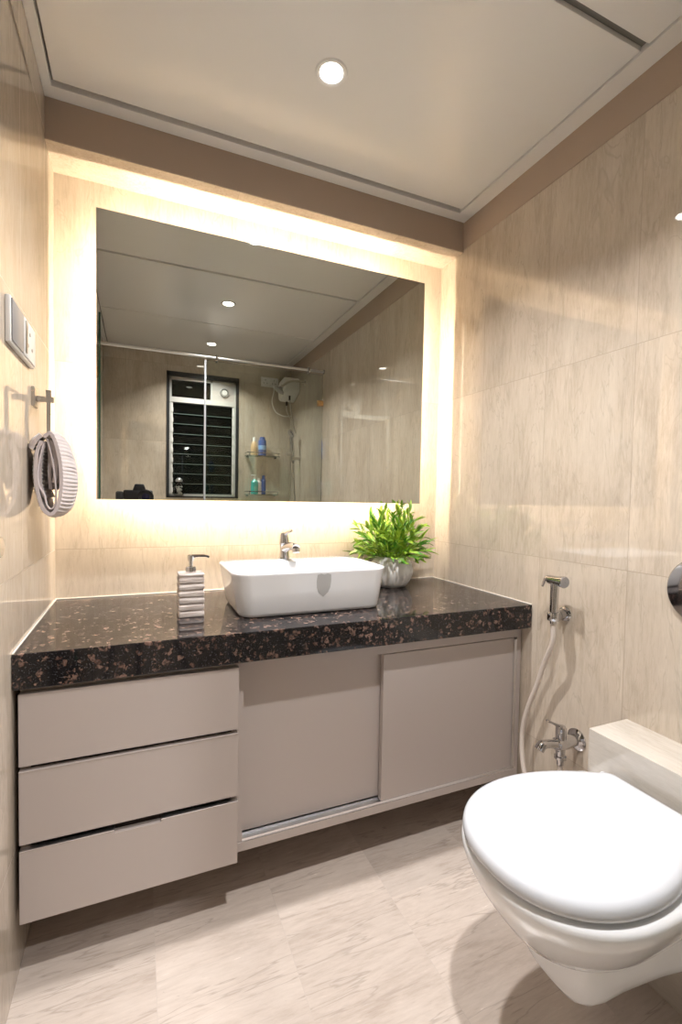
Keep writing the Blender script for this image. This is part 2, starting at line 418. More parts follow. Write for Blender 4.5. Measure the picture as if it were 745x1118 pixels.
# ------------------------------------------------------------------ countertop
CT = 0.742
t = thing('countertop', 'dark brown speckled polished granite counter running wall to wall', 'countertop', (0.72, -0.57, 0.665))
b = NB(); prism(b, [(-0.001, CT), (-0.57, CT), (-0.57, 0.665), (-0.552, 0.665), (-0.552, 0.722), (-0.001, 0.722)], 0, 0.0015, W - .0015, .002)
obj('slab', b, m_granite, t, False)
b = NB()
box(b, 0.001, W - .001, -0.005, -0.0005, CT, CT + .004, .001); box(b, 0.0005, 0.004, -0.568, -0.004, CT, CT + .003, .001); box(b, W - .004, W - .0005, -0.568, -0.004, CT, CT + .003, .001)
obj('sealant', b, m_seal, t, label='thin white sealant line along the walls')

# ------------------------------------------------------------------ drawer cabinet
t = thing('drawer_cabinet', 'taupe wall-hung cabinet with three stacked handleless drawers, at the left wall', 'cabinet', (0.245, -0.54, 0.142))
b = NB(); box(b, 0.010, 0.486, -0.540, -0.002, 0.146, 0.164); box(b, 0.010, 0.028, -0.540, -0.002, 0.164, 0.664)
box(b, 0.468, 0.486, -0.540, -0.002, 0.164, 0.664); box(b, 0.028, 0.468, -0.012, -0.002, 0.164, 0.664)
box(b, 0.028, 0.468, -0.540, -0.02, 0.645, 0.664)
obj('carcass', b, m_lam_edge, t, False)
for z in (0.486, 0.3115):
    b = NB(); box(b, 0.028, 0.468, -0.536, -0.480, z - .022, z - .006); box(b, 0.028, 0.468, -0.490, -0.486, z - .006, z + .03); obj('finger_channel', b, m_gap_shade, t, False, 'recessed finger channel with its shade painted dark')
D0, D1 = 0.010, 0.482
for i, (z0, z1) in enumerate(((0.4925, 0.651), (0.319, 0.4795), (0.142, 0.3045))):
    if i < 2:
        b = NB(); box(b, D0, D1, -0.560, -0.542, z0, z1, .0008)
    else:
        b = NB(); xa, xb = 0.196, 0.298
        prism(b, [(D0, z0), (D1, z0), (D1, z1), (xb, z1), (xb, z1 - .007), (xa, z1 - .007), (xa, z1), (D0, z1)], 1, -0.560, -0.542, .0006)
    d = obj('drawer_front', b, m_lam, t, False)
    if i:
        b = NB()
        if i == 1: box(b, D0, D1, -0.5612, -0.544, z1 - .0001, z1 + .0022, .0005)
        else:
            box(b, D0, xa, -0.5612, -0.544, z1 - .0001, z1 + .0022, .0005)
            b2 = NB(); box(b2, xb, D1, -0.5612, -0.544, z1 - .0001, z1 + .0022, .0005); obj('edge_profile', b2, m_alu, d, False, 'thin metallic edging on the drawer top')
        obj('edge_profile', b, m_lam if i == 1 else m_alu, d, False, 'thin metallic edging on the drawer top')

# ------------------------------------------------------------------ sliding door cabinet
t = thing('sliding_door_cabinet', 'taupe wall-hung cabinet with two sliding doors, right of the drawers', 'cabinet', (0.97, -0.53, 0.145))
S0, S1 = 0.488, W - .006
b = NB()
box(b, S0, S1, -0.530, -0.002, 0.146, 0.170, .0006); box(b, S0, S1, -0.530, -0.002, 0.626, 0.664, .0006)
box(b, S0, S0 + .012, -0.528, -0.002, 0.17, 0.626); box(b, S1 - .018, S1, -0.530, -0.002, 0.17, 0.626, .0006); box(b, S0 + .012, S1 - .018, -0.012, -0.002, 0.17, 0.626)
obj('carcass', b, m_lam, t, False)
b = NB()
for y in (-0.528, -0.505, -0.482): box(b, S0 + .012, S1 - .018, y, y + .002, 0.170, 0.178)
box(b, S0 + .012, S1 - .018, -0.528, -0.48, 0.1701, 0.1715)
obj('track', b, m_alu, t, False, 'aluminium bottom track')
b = NB()
for y in (-0.530, -0.505): box(b, S1 - .022, S1 - .018, y, y + .022, 0.178, 0.618)
for y in (-0.530, -0.505): box(b, S1 - .028, S1 - .022, y, y + .0015, 0.178, 0.618)
obj('side_channel', b, m_alu, t, False, 'aluminium upright channel at the right end')
b = NB(); box(b, S0 + .013, 0.955, -0.502, -0.486, 0.181, 0.628, .0006); obj('sliding_door', b, m_lam, t, False)
b = NB(); box(b, 0.917, S1 - .024, -0.526, -0.508, 0.177, 0.622, .0006); obj('sliding_door', b, m_lam, t, False)

# ------------------------------------------------------------------ vessel basin
t = thing('vessel_basin', 'white rectangular countertop basin with rounded corners', 'sink', (0.73, -0.30, CT))
def brect(ix, iyf, iyb, r, z, n=10): return rrect(0.484 + ix, 0.968 - ix * .72, -0.463 + iyf, -0.152 - iyb, r, z, n)
RZ = 0.872
rings = [brect(.034, .030, .026, .035, CT + .0005), brect(.026, .021, .02, .043, CT + .003), brect(.021, .016, .016, .048, CT + .012), brect(.011, .008, .009, .052, CT + .07),
         brect(.002, .0015, .002, .055, RZ - .012), brect(0, 0, 0, .056, RZ - .006), brect(0.0005, 0.0005, .0005, .055, RZ - .002), brect(.003, .003, .003, .053, RZ)]
# inside: front/side rims are thin, the back has a faucet deck
rings += [brect(.012, .012, .085, .045, RZ), brect(.016, .016, .089, .043, RZ - .003), brect(.024, .024, .096, .045, RZ - .05), brect(.05, .05, .12, .045, RZ - .10), brect(.10, .08, .15, .03, RZ - .108)]
b = NB(); loft(b, rings); obj('bowl', b, m_ceramic, t, sharp=50)
b = NB(); lathe(b, [(.0, 0), (.022, 0), (.022, .003), (.016, .005), (0.001, .005)], (0.733, -0.335, RZ - .108), n=28, cap=False); obj('drain', b, m_chrome, t, label='chrome drain')
# shield-shaped sticker on the front face
def front_y(z): # front face of the bowl
    k = (z - (CT + .012)) / (RZ - .012 - CT - .012); return -0.463 + .016 * (1 - k) + .0015 * k
sh = [(-.021, .034), (-.010, .037), (0, .034), (.010, .037), (.021, .034), (.0225, .015), (.021, -.005), (.015, -.020), (0, -.033), (-.015, -.020), (-.021, -.005), (-.0225, .015)]
b = NB(); sx, sz = 0.748, 0.826
loft(b, [[(sx + p[0], front_y(sz + p[1]) + .0006 - d, sz + p[1]) for p in sh] for d in (0, .0016)]); obj('sticker', b, m_sticker, t, False, 'grey shield-shaped sticker on the front')
b = NB(); box(b, 0.694, 0.716, -0.2305, -0.2265, RZ - .0002, RZ + .0003); obj('maker_mark', b, m_sticker, t, False, 'small grey printed mark on the rim')

# ------------------------------------------------------------------ basin faucet
fx, fy = 0.706, -0.186
t = thing('basin_faucet', 'small chrome single-lever faucet on the rear rim of the white basin', 'faucet', (fx, fy, RZ))
b = NB(); lathe(b, [(.0205, 0), (.0215, .003), (.019, .006), (.0165, .010), (.0150, .030), (.0155, .046), (.017, .052)], (fx, fy, RZ), n=28)
tube(b, [(fx, fy, RZ + .036), (fx + .006, fy - .033, RZ + .047), (fx + .011, fy - .066, RZ + .051), (fx + .014, fy - .088, RZ + .047)], [.0145, .0135, .0135, .0145], 18, 4)
obj('body', b, m_chrome, t)
b = NB(); lathe(b, [(.0125, 0), (.0125, .012), (.010, .014)], (fx + .014, fy - .086, RZ + .045), (0.04, -.25, -1), n=20); obj('aerator', b, m_chrome, t)
b = NB(); lathe(b, [(.0165, 0), (.0175, .004), (.0145, .028), (.012, .038), (.006, .041)], (fx, fy, RZ + .052), (-0.03, .10, 1), n=24)
tube(b, [(fx, fy, RZ + .082), (fx + .004, fy - .018, RZ + .093), (fx + .012, fy - .044, RZ + .101)], [.007, .0055, .004], 10, 4); obj('lever', b, m_chrome, t)

# ------------------------------------------------------------------ soap dispenser
px, py = 0.384, -0.338
t = thing('soap_dispenser', 'square ribbed whitewashed soap pump bottle with chrome pump, left of the basin', 'soap dispenser', (px, py, CT))
b = NB(); prof = [(.0315, 0)]
n = 6; hh = 0.116
for k in range(n):
    z0 = hh * k / n
    prof += [(.0345, z0 + .0015), (.0352, z0 + .008), (.0345, z0 + .0135), (.0318, z0 + .0165), (.0318, z0 + hh / n - .0005)]
prof += [(.0345, hh + .001), (.0345, hh + .005), (.033, hh + .0065)]
rings = [rrect(px - w, px + w, py - w, py + w, .004, CT + z, 3) for w, z in prof]
loft(b, rings); bo = obj('bottle', b, m_soap, t, sharp=40)
b = NB(); lathe(b, [(.0145, 0), (.0145, .015), (.013, .017), (.006, .017), (.0055, .020), (.0055, .048)], (px, py, CT + hh + .0065), n=24); obj('pump_collar', b, m_chrome, t)
b = NB(); z = CT + hh + .052
lathe(b, [(.0085, -.012), (.0095, -.002), (.0095, .003), (.006, .006)], (px, py, z), n=20)
tube(b, [(px, py, z), (px + .022, py - .003, z + .002), (px + .042, py - .007, z + .001), (px + .050, py - .009, z - .003)], [.006, .0045, .004, .003], 10, 3); obj('pump_head', b, m_chrome, t)

# ------------------------------------------------------------------ potted plant
random.seed(5)
cx, cy = 1.163, -0.122
t = thing('potted_plant', 'bushy bright green artificial plant in a ribbed white pumpkin-shaped pot', 'plant', (cx, cy, CT))
b = NB()
rf = lambda a, h: 1 - .055 * (abs(sin(a * 6.0)) < .0) - .05 * (1 - abs(cos(a * 6)) ** .5) * min(1, max(0, 1))
prof = [(.040, 0), (.056, .002), (.073, .022), (.084, .048), (.086, .068), (.080, .092), (.068, .110), (.056, .118), (.052, .118), (.052, .110), (.050, .10)]
lathe(b, prof, (cx, cy, CT), n=96, rfun=lambda a, h: 1 - .06 * (1 - abs(cos(a * 5.5 * 1.0909)) ** .6) if 0.004 < h < .117 else 1)
obj('pot', b, m_pot, t, sharp=60)
b = NB(); lathe(b, [(.0, .104), (.030, .107), (.0505, .104)], (cx, cy, CT), n=24, cap=False); obj('moss', b, m_soil, t)
stems = NB(); leaves = NB()
def leaf(bm, p, d, L, w, bend):
    d = d.normalized(); s = d.cross(Vector((0, 0, 1)))
    if s.length < .1: s = Vector((1, 0, 0))
    s.normalize(); s = Matrix.Rotation(random.uniform(-.8, .8), 3, d) @ s; nrm = s.cross(d).normalized()
    rows = []; N = 6
    for k in range(N + 1):
        u = k / N; c = p + d * L * u + Vector((0, 0, -1)) * bend * L * u * u
        ww = w * (sin(pi * min(1, u * .92 + .08)) ** .8) * (1 - .3 * u)
        q = []
        for j, e in ((-1, .25), (0, 0), (1, .25)):
            v = c + s * ww * j * .5 + nrm * ww * e
            if v.y > -.008: v.y = -.008 - random.uniform(0, .002)
            if v.z > 1.06 and v.y > -.104: v.y = -.104
            q.append(bm.verts.new(v))
        rows.append(q)
    for a, c in zip(rows, rows[1:]):
        for j in range(2): bm.faces.new((a[j], a[j + 1], c[j + 1], c[j]))
top = Vector((cx, cy, CT + .105))
NS = 54
for i in range(NS):
    az = i * 2.39996; el = radians(86 - 88 * ((i + .5) / NS) ** .80)
    L = (.135 + .118 * max(0, sin(el))) * random.uniform(.88, 1.08)
    d = Vector((cos(az) * cos(el), sin(az) * cos(el), sin(el) + .12)).normalized()
    p0 = top + Vector((cos(az), sin(az), 0)) * random.uniform(.005, .030)
    pts = []
    for k in range(5):
        u = k / 4; p = p0 + d * L * u * .82 + Vector((0, 0, .03 * u * cos(el) - .05 * u * u * cos(el)))
        if p.y > -.02: p.y = -.02
        if p.z > 1.04 and p.y > -.115: p.y = -.115
        pts.append(p)
    tube(stems, pts, [.0018, .0015, .0013, .001, .0007], 5)
    for k in range(13):
        u = .25 + .75 * k / 12; s_ = min(3, int(u * 4)); q = pts[s_].lerp(pts[s_ + 1], u * 4 - s_)
        dd = (pts[s_ + 1] - pts[s_]).normalized(); rnd = Vector((random.uniform(-1, 1), random.uniform(-1, 1), random.uniform(-.4, .9)))
        side = (dd * .9 + (rnd - dd * rnd.dot(dd)).normalized() * random.uniform(.3, .75))
        leaf(leaves, q, side, random.uniform(.036, .060), random.uniform(.013, .018), random.uniform(0, .3))
for v in leaves.verts:
    dxy = Vector((v.co.x - cx, v.co.y - cy)).length
    lo = CT + .124 if dxy < .13 else CT + .108
    if v.co.z < lo: v.co.z = lo + (lo - v.co.z) * .15
obj('stems', stems, m_leaf, t)
fo = obj('foliage', leaves, m_leaf, t); fo['kind'] = 'stuff'

# ------------------------------------------------------------------ wall-hung toilet
tx, ty = 1.305, -1.079
t = thing('wall_hung_toilet', 'white wall-hung toilet with closed lid, mounted on the tiled ledge', 'toilet', (tx, ty, 0.09))
def egg(L0, L1, hw, hb, z, n=64, dy=0.0, pw=2.2, rc=.022):
    """outline: superelliptic front (x=L0), sides easing to half width hb, rounded corners, straight back edge at x=L1"""
    half = []; xm = L0 + (L1 - L0) * .46
    for k in range(25):                      # front centre to the widest point
        a = pi / 2 * k / 24; half.append((xm - (xm - L0) * cos(a) ** (2 / pw), hw * sin(a) ** (2 / pw)))
    for k in range(1, 13):
        u = k / 12; x = xm + (L1 - rc - xm) * u; half.append((x, hb + (hw - hb) * (1 - u ** 1.9)))
    for k in range(1, 7):
        a = pi / 2 * k / 6; half.append((L1 - rc + rc * sin(a), hb - rc + rc * cos(a)))
    for k in range(1, 4): half.append((L1, (hb - rc) * (1 - k / 4)))
    half.append((L1, 0))
    pts = [(x, ty + dy + y, z) for x, y in half] + [(x, ty + dy - y, z) for x, y in half[-2:0:-1]]
    return pts
# lid: pillow shaped slab
LF, LB = 0.834, 1.288
def lidr(i, z): return egg(LF + i, LB - i * .3, .183 - i, .107 - i * .5, z)
b = NB(); loft(b, [lidr(.008, .4065), lidr(.003, .4070), lidr(0, .411), lidr(-.001, .420), lidr(.001, .429), lidr(.005, .4355), lidr(.013, .4405), lidr(.025, .4435), lidr(.05, .446), lidr(.085, .4475)])
obj('lid', b, m_seat, t, sharp=60)
b = NB(); loft(b, [lidr(.016, .398), lidr(.011, .3985), lidr(.010, .4055), lidr(.03, .406)]); obj('seat', b, m_seat, t, sharp=60)
for s in (-1, 1):
    b = NB(); lathe(b, [(.010, -.026), (.011, -.024), (.011, .024), (.010, .026)], (LB + .001, ty + s * .092, .418), (0, 1, 0), n=20); obj('hinge', b, m_seat, t)
# bowl
def bowlr(f0, hw, hb, z, back=tx, pw=2.2): return egg(f0, back, hw, hb, z, pw=pw)
rings = [bowlr(.965, .085, .08, .236), bowlr(.935, .112, .105, .240), bowlr(.912, .131, .125, .258), bowlr(.886, .152, .145, .290), bowlr(.860, .172, .160, .328), bowlr(.843, .187, .172, .362),
         bowlr(.836, .194, .178, .382), bowlr(.836, .195, .179, .392), bowlr(.840, .192, .177, .398), bowlr(.848, .184, .171, .400), bowlr(.88, .15, .14, .400)]
b = NB(); loft(b, rings); 
# trap / pedestal below, running back to the ledge
def trapr(x, hw, z0, z1, n=28):
    pts = []; zc = (z0 + z1) / 2; hz = (z1 - z0) / 2
    for k in range(n):
        a = 2 * pi * k / n; pts.append((x, ty + hw * math.copysign(abs(cos(a)) ** .75, cos(a)), zc + hz * math.copysign(abs(sin(a)) ** .75, sin(a))))
    return pts
loft(b, [trapr(.998, .045, .155, .24), trapr(1.000, .068, .140, .25), trapr(1.006, .083, .131, .26), trapr(1.02, .093, .126, .27), trapr(1.045, .098, .122, .28), trapr(1.09, .099, .120, .29), trapr(1.14, .105, .120, .30), trapr(1.19, .113, .121, .31), trapr(1.24, .125, .122, .32), trapr(1.28, .148, .122, .34), trapr(1.3065, .160, .122, .36)])
obj('bowl', b, m_ceramic, t, sharp=60)

# flush plate
t = thing('flush_plate', 'round chrome flush plate on the right wall above the toilet', 'flush plate', (W, -1.079, 0.884))
b = NB(); lathe(b, [(.079, 0), (.079, .006), (.075, .010), (.050, .011)], (W, -1.079, 0.882), (-1, 0, 0), n=56); obj('plate', b, m_chrome, t)
b = NB()
for s in (1, -1):
    ring = [(0.0, s * .0015)] + [(.046 * cos(a) , s * (.0015 + .044 * sin(a))) for a in [pi * k / 20 for k in range(21)]]
    ring = ring[1:]
    loft(b, [[(W - h, -1.079 + y, .882 + z) for (y, z) in ring] for h in (.010, .0145)])
obj('flush_button', b, m_chrome, t)

# ------------------------------------------------------------------ hand bidet
t = thing('bidet_sprayer', 'chrome hand bidet spray resting upright in its wall holder beside the counter', 'bidet sprayer', (W, -0.70, 0.737))
hx, hy = W - 0.060, -0.716
b = NB(); lathe(b, [(.022, 0), (.022, .004), (.0195, .007), (.0155, .008), (.0155, .038), (.0165, .040), (.0165, .050)], (W, -0.700, 0.742), (-1, -.12, 0), n=28)
lathe(b, [(.0165, -.012), (.0175, -.010), (.0175, .010), (.0165, .012)], (hx, hy + .006, .742), (0, 0, 1), n=24)
obj('holder', b, m_chrome, t)
b = NB()
lathe(b, [(.009, -.022), (.0095, .0), (.0115, .02), (.0125, .07), (.013, .108)], (hx, hy + .006, .742), (0.02, 0.0, 1), n=24)
lathe(b, [(.013, -.026), (.0145, -.022), (.0145, .012), (.0165, .024), (.0175, .034), (.016, .036)], (hx + .002, hy + .004, .850), (-.10, -1, .02), n=28)
obj('spray_head', b, m_chrome, t)
b = NB(); tube(b, [(hx, hy + .030, .857), (hx - .002, hy + .040, .850), (hx - .004, hy + .048, .826)], [.006, .005, .004], 10, 3); obj('trigger', b, m_chrome, t)
b = NB(); lathe(b, [(.0155, 0), (.0155, .001), (.001, .0012)], (hx + .002 - .0036, hy + .004 - .0362, .8507), (-.10, -1, .02), n=24, cap=False); obj('nozzle_face', b, m_grey, t)

# ------------------------------------------------------------------ angle tap
t = thing('bib_tap', 'chrome two-way wall tap with lever, low on the wall behind the toilet', 'tap', (W, -0.755, 0.375))
ay, az = -0.757, 0.378
b = NB(); lathe(b, [(.032, 0), (.032, .003), (.026, .008), (.0175, .012), (.0175, .044), (.0195, .050), (.0195, .082), (.016, .086)], (W, ay, az), (-1, 0, 0), n=32)
tube(b, [(W - .06, ay, az), (W - .092, ay, az + .004), (W - .118, ay, az + .009), (W - .138, ay, az + .009), (W - .150, ay, az - .003)], [.017, .013, .0115, .0135, .0135], 16, 5)
lathe(b, [(.014, 0), (.013, .030), (.017, .032), (.017, .040), (.010, .042), (.010, .058)], (W - .066, ay, az - .004), (0, 0, -1), n=24)
obj('body', b, m_chrome, t)
b = NB(); lathe(b, [(.0145, 0), (.0155, .006), (.0150, .034), (.012, .040)], (W - .066, ay, az + .012), (0, 0, 1), n=24)
tube(b, [(W - .066, ay, az + .05), (W - .088, ay + .006, az + .060), (W - .112, ay + .013, az + .072)], [.006, .004, .0028], 10, 3); obj('lever', b, m_chrome, t)

# hose
b = NB()
tube(b, [(hx, hy + .006, .722), (hx + .003, hy + .010, .66), (1.403, -.668, .58), (1.405, -.640, .50), (1.405, -.612, .43), (1.405, -.592, .36), (1.405, -.587, .30), (1.402, -.600, .22), (1.398, -.640, .14), (1.392, -.690, .115), (1.386, -.738, .15), (W - .066, ay, .22), (W - .066, ay, .318)], .0075, 12, 8)
o = obj('bidet_hose', b, m_hose); o['label'] = 'cream flexible hose hanging from the bidet spray down to the wall tap'; o['category'] = 'hose'

# ------------------------------------------------------------------ switch plate on the left wall
t = thing('switch_plate', 'electrical switch plate with grey switches and a white socket on the left wall', 'switch plate', (0, -0.48, 1.43))
b = NB(); box(b, 0, .010, -0.600, -0.364, 1.388, 1.482, .003); obj('plate', b, m_white, t, sharp=40)
b = NB(); box(b, .010, .0125, -0.594, -0.492, 1.393, 1.477, .001); obj('switch', b, m_grey, t, label='dark grey rocker switch')
b = NB(); box(b, .010, .0125, -0.486, -0.370, 1.393, 1.477, .001)
so = obj('socket', b, m_white, t)
for yy, zz in ((-.430, 1.452), (-.452, 1.422), (-.408, 1.422)):
    b = NB(); lathe(b, [(.0045, 0), (.0045, .0008)], (.0123, yy, zz), (1, 0, 0), n=14); obj('socket_hole', b, m_black, so)
b = NB(); box(b, .0125, .0150, -0.480, -0.464, 1.400, 1.470, .001); obj('switch', b, m_satin, t, label='slim satin rocker switch beside the socket')

# ------------------------------------------------------------------ towel ring and towel
TY = -0.33
t = thing('towel_ring', 'square satin metal towel ring on the left wall', 'towel ring', (0, TY, 1.323))
b = NB(); box(b, 0, .008, TY - .024, TY + .024, 1.302, 1.350, .001); obj('wall_plate', b, m_satin, t, False)
b = NB(); box(b, .008, .046, TY - .007, TY + .007, 1.316, 1.330, .0008); obj('arm', b, m_satin, t, False)
b = NB()
# flat rectangular ring hanging from the arm, swung a little off the wall
rx = .034; q = NB()
for s_ in (-1, 1): box(q, -.0045, .0045, s_ * .062 - .002, s_ * .062 + .002, -.108, 0.006, .0006)
box(q, -.006, .006, -.064, .064, .002, .006, .0006); box(q, -.006, .006, -.064, .064, -.110, -.106, .0006)
merge(b, q, Matrix.Translation((rx, TY, 1.330)) @ Matrix.Rotation(radians(8.5), 4, 'Z'))
obj('ring', b, m_satin, t, False)
# towel
t = thing('hand_towel', 'ribbed greyish-pink hand towel folded through the towel ring', 'towel', (.05, TY, 1.02))
def sheet(bm, path, y0, y1, th, rib=0.0040, ns=12, bulge=.30):
    # resample
    P = [Vector(p) for p in path]; Q = []
    for i in range(len(P) - 1):
        p0 = P[max(i - 1, 0)]; p1 = P[i]; p2 = P[i + 1]; p3 = P[min(i + 2, len(P) - 1)]
        for k in range(16):
            u = k / 16; Q.append(0.5 * ((2 * p1) + (-p0 + p2) * u + (2 * p0 - 5 * p1 + 4 * p2 - p3) * u * u + (-p0 + 3 * p1 - 3 * p2 + p3) * u ** 3))
    Q.append(P[-1])
    S = [0]
    for a, c in zip(Q, Q[1:]): S.append(S[-1] + (c - a).length)
    N = int(S[-1] / .0016); pts = []; j = 0
    for k in range(N + 1):
        s = S[-1] * k / N
        while j < len(S) - 2 and S[j + 1] < s: j += 1
        u = (s - S[j]) / max(1e-9, S[j + 1] - S[j]); pts.append((Q[j].lerp(Q[j + 1], u), s))
    grid_o, grid_i = [], []
    for k, (p, s) in enumerate(pts):
        a = pts[max(k - 1, 0)][0]; c = pts[min(k + 1, N)][0]; d = (c - a).normalized(); nr = Vector((-d[1], d[0]))
        r = rib * abs(sin(pi * s / .0092)) ** .6
        ro, ri = [], []
        for q in range(ns + 1):
            v = q / ns; y = y0 + (y1 - y0) * v; e = sin(pi * v) ** .5 if 0 < v < 1 else 0
            o_ = th * .5 + r * (.35 + .65 * e)
            ex = sin(pi * min(1, v * 1.15)) ** .7 if v < .86 else .35; px_ = p[0] + (p[0] - .044) * bulge * ex + max(0, p[0] - .03) * .30 * v; px_ = max(px_, .006)
            z_ = p[1] + (p[1] - 1.13) * .05 * ex
            ro.append(bm.verts.new((px_ + nr[0] * o_, y, z_ + nr[1] * o_))); ri.append(bm.verts.new((px_ - nr[0] * th * .5, y, z_ - nr[1] * th * .5)))
        grid_o.append(ro); grid_i.append(ri)
    for k in range(N):
        for q in range(ns):
            bm.faces.new((grid_o[k][q], grid_o[k][q + 1], grid_o[k + 1][q + 1], grid_o[k + 1][q])); bm.faces.new((grid_i[k][q], grid_i[k + 1][q], grid_i[k + 1][q + 1], grid_i[k][q + 1]))
        bm.faces.new((grid_o[k][0], grid_o[k + 1][0], grid_i[k + 1][0], grid_i[k][0])); bm.faces.new((grid_o[k][ns], grid_i[k][ns], grid_i[k + 1][ns], grid_o[k + 1][ns]))
    for k in (0, N):
        for q in range(ns): bm.faces.new((grid_o[k][q], grid_o[k][q + 1], grid_i[k][q + 1], grid_i[k][q]))
def V2(*p): return [Vector((a, c)) for a, c in p]
b = NB()
# outer loop: over the ring bar, down, round the bottom and back up (x, z)
sheet(b, V2((.036, 1.219), (.050, 1.228), (.062, 1.198), (.070, 1.150), (.071, 1.100), (.064, 1.055), (.050, 1.034), (.034, 1.048), (.024, 1.085), (.019, 1.130), (.022, 1.180), (.031, 1.210)), TY - .080, TY + .085, .007)
obj('terry_cloth', b, m_towel, t, sharp=60)
b = NB(); sheet(b, V2((.046, 1.212), (.057, 1.180), (.058, 1.135), (.054, 1.110)), TY - .070, TY + .066, .008)
sheet(b, V2((.040, 1.212), (.044, 1.170), (.043, 1.130), (.045, 1.095)), TY - .055, TY + .066, .006)
sheet(b, V2((.034, 1.210), (.027, 1.160), (.026, 1.110), (.034, 1.075)), TY - .072, TY + .066, .006)
obj('folded_layer', b, m_towel, t, sharp=60)
b = NB()
tube(b, [(.042, TY - .076, 1.215), (.052, TY - .0765, 1.170), (.060, TY - .0765, 1.100), (.059, TY - .0765, 1.060), (.050, TY - .0765, 1.046), (.041, TY - .0765, 1.056), (.036, TY - .0765, 1.080), (.024, TY - .0765, 1.105), (.023, TY - .0765, 1.145), (.034, TY - .076, 1.205)], .0022, 8, 6)
obj('hem', b, m_towel, t)
b = NB(); sheet(b, V2((.030, 1.224), (.018, 1.210), (.010, 1.190)), TY - .078, TY - .02, .008, ns=5); obj('corner_flap', b, m_towel, t, sharp=60)

# ------------------------------------------------------------------ shower partition (seen in the mirror)
G = -1.62
t = thing('support_rail', 'round steel rail across the top of the glass shower screen', 'rail', (0, G, 1.975))
b = NB(); lathe(b, [(.009, 0), (.009, W)], (0, G + .014, 1.975), (1, 0, 0), n=20); obj('tube', b, m_alu, t)
for x in (0, W):
    b = NB(); lathe(b, [(.017, 0), (.017, .006), (.011, .008)], (x, G + .014, 1.975), (1 if x == 0 else -1, 0, 0), n=20); obj('end_flange', b, m_chrome, t)
for x in (0.706, 1.335):
    b = NB(); box(b, x - .008, x + .008, G - .008, G + .026, 1.950, 1.992, .002); obj('clamp', b, m_chrome, t, False)
t = thing('shower_screen', 'fixed clear glass shower panel beside the right wall', 'shower screen', (1.04, G, 0))
b = NB(); box(b, 0.640, W - .004, G - .004, G + .004, 0.005, 1.958); obj('glass_pane', b, m_glass, t, False)
b = NB(); box(b, 0.630, 0.642, G - .007, G + .007, 0.005, 1.958, .001); obj('edge_seal', b, m_sealstrip, t, False, 'pale upright seal on the free edge')
for z in (0.35, 1.755):
    b = NB(); box(b, W - .045, W, G - .010, G + .010, z - .020, z + .020, .002); obj('wall_clamp', b, m_clip, t, False)
t = thing('shower_door', 'clear glass shower door standing open against the left wall', 'shower door', (.025, G, 0))
b = NB(); box(b, 0.019, 0.027, G + .02, G + .60, 0.008, 1.955); obj('glass_pane', b, m_glass, t, False)
b = NB(); box(b, 0.0185, 0.0275, G + .0185, G + .0203, 0.008, 1.955); box(b, 0.0185, 0.0275, G + .5997, G + .6015, 0.008, 1.955); obj('glass_edge', b, m_gedge, t, False, 'dark green upright glass edge')
for z in (0.35, 1.80):
    b = NB(); box(b, 0, .034, G + .005, G + .055, z - .028, z + .028, .002); obj('hinge', b, m_clip, t, False)
b = NB()
for s in (0, 1):
    lathe(b, [(.006, 0), (.006, .012), (.013, .014), (.015, .022), (.012, .028)] if s == 0 else [(.006, 0), (.006, .006), (.010, .008), (.010, .012)], (.027 if s == 0 else .019, G + .55, 1.02), (1 if s == 0 else -1, 0, 0), n=20)
obj('door_knob', b, m_chrome, t)
t.rotation_euler = (0, 0, radians(-4.5))

# ------------------------------------------------------------------ window
t = bpy.data.objects.new('window_1', None); C.objects.link(t); t.location = ((wx0 + wx1) / 2, FAR, wz0); t['kind'] = 'structure'
yf = FAR - .02
b = NB(); fw = .022
box(b, wx0, wx0 + fw, FAR - .06, FAR + .004, wz0, wz1); box(b, wx1 - fw, wx1, FAR - .06, FAR + .004, wz0, wz1); box(b, wx0, wx1, FAR - .06, FAR + .004, wz1 - .034, wz1); box(b, wx0, wx1, FAR - .06, FAR + .004, wz0, wz0 + .014)
struct('window_surround', b, m_winblack, t, 'black stone surround')
ix0, ix1, iz0, iz1 = wx0 + fw, wx1 - fw, wz0 + .014, wz1 - .034
b = NB(); w2 = .016
box(b, ix0, ix0 + w2, FAR - .05, FAR - .02, iz0, iz1); box(b, ix1 - w2, ix1, FAR - .05, FAR - .02, iz0, iz1); box(b, ix0, ix1, FAR - .05, FAR - .02, iz1 - .022, iz1); box(b, ix0, ix1, FAR - .05, FAR - .02, iz0, iz0 + .014)
zt = 1.842; box(b, ix0, ix1, FAR - .05, FAR - .018, zt - .02, zt + .02); xv = ix0 + (ix1 - ix0) * .64
box(b, xv - .016, xv, FAR - .05, FAR - .02, zt, iz1)
struct('window_frame', b, m_wframe, t, 'pale aluminium frame')
b = NB(); box(b, ix0 + .02, xv - .02, FAR - .042, FAR - .038, zt + .02, iz1 - .022); struct('window_pane', b, m_louvre, t)
b = NB(); box(b, xv, ix1 - .004, FAR - .044, FAR - .022, zt - .02, iz1 - .008); struct('vent_panel', b, m_vent, t, 'pale panel with a round vent')
b = NB(); lathe(b, [(.036, 0), (.036, .012), (.030, .014), (.026, .006), (.026, 0)], ((xv + ix1) / 2, FAR - .022, (zt + iz1) / 2 - .002), (0, 1, 0), n=32, cap=False)
struct('vent_ring', b, m_grey, t, smooth=True)
b = NB(); lathe(b, [(.022, 0), (.022, .008), (.018, .011)], ((xv + ix1) / 2, FAR - .022, (zt + iz1) / 2 - .002), (0, 1, 0), n=24); struct('vent_cap', b, m_white, t, smooth=True)
nl = 9
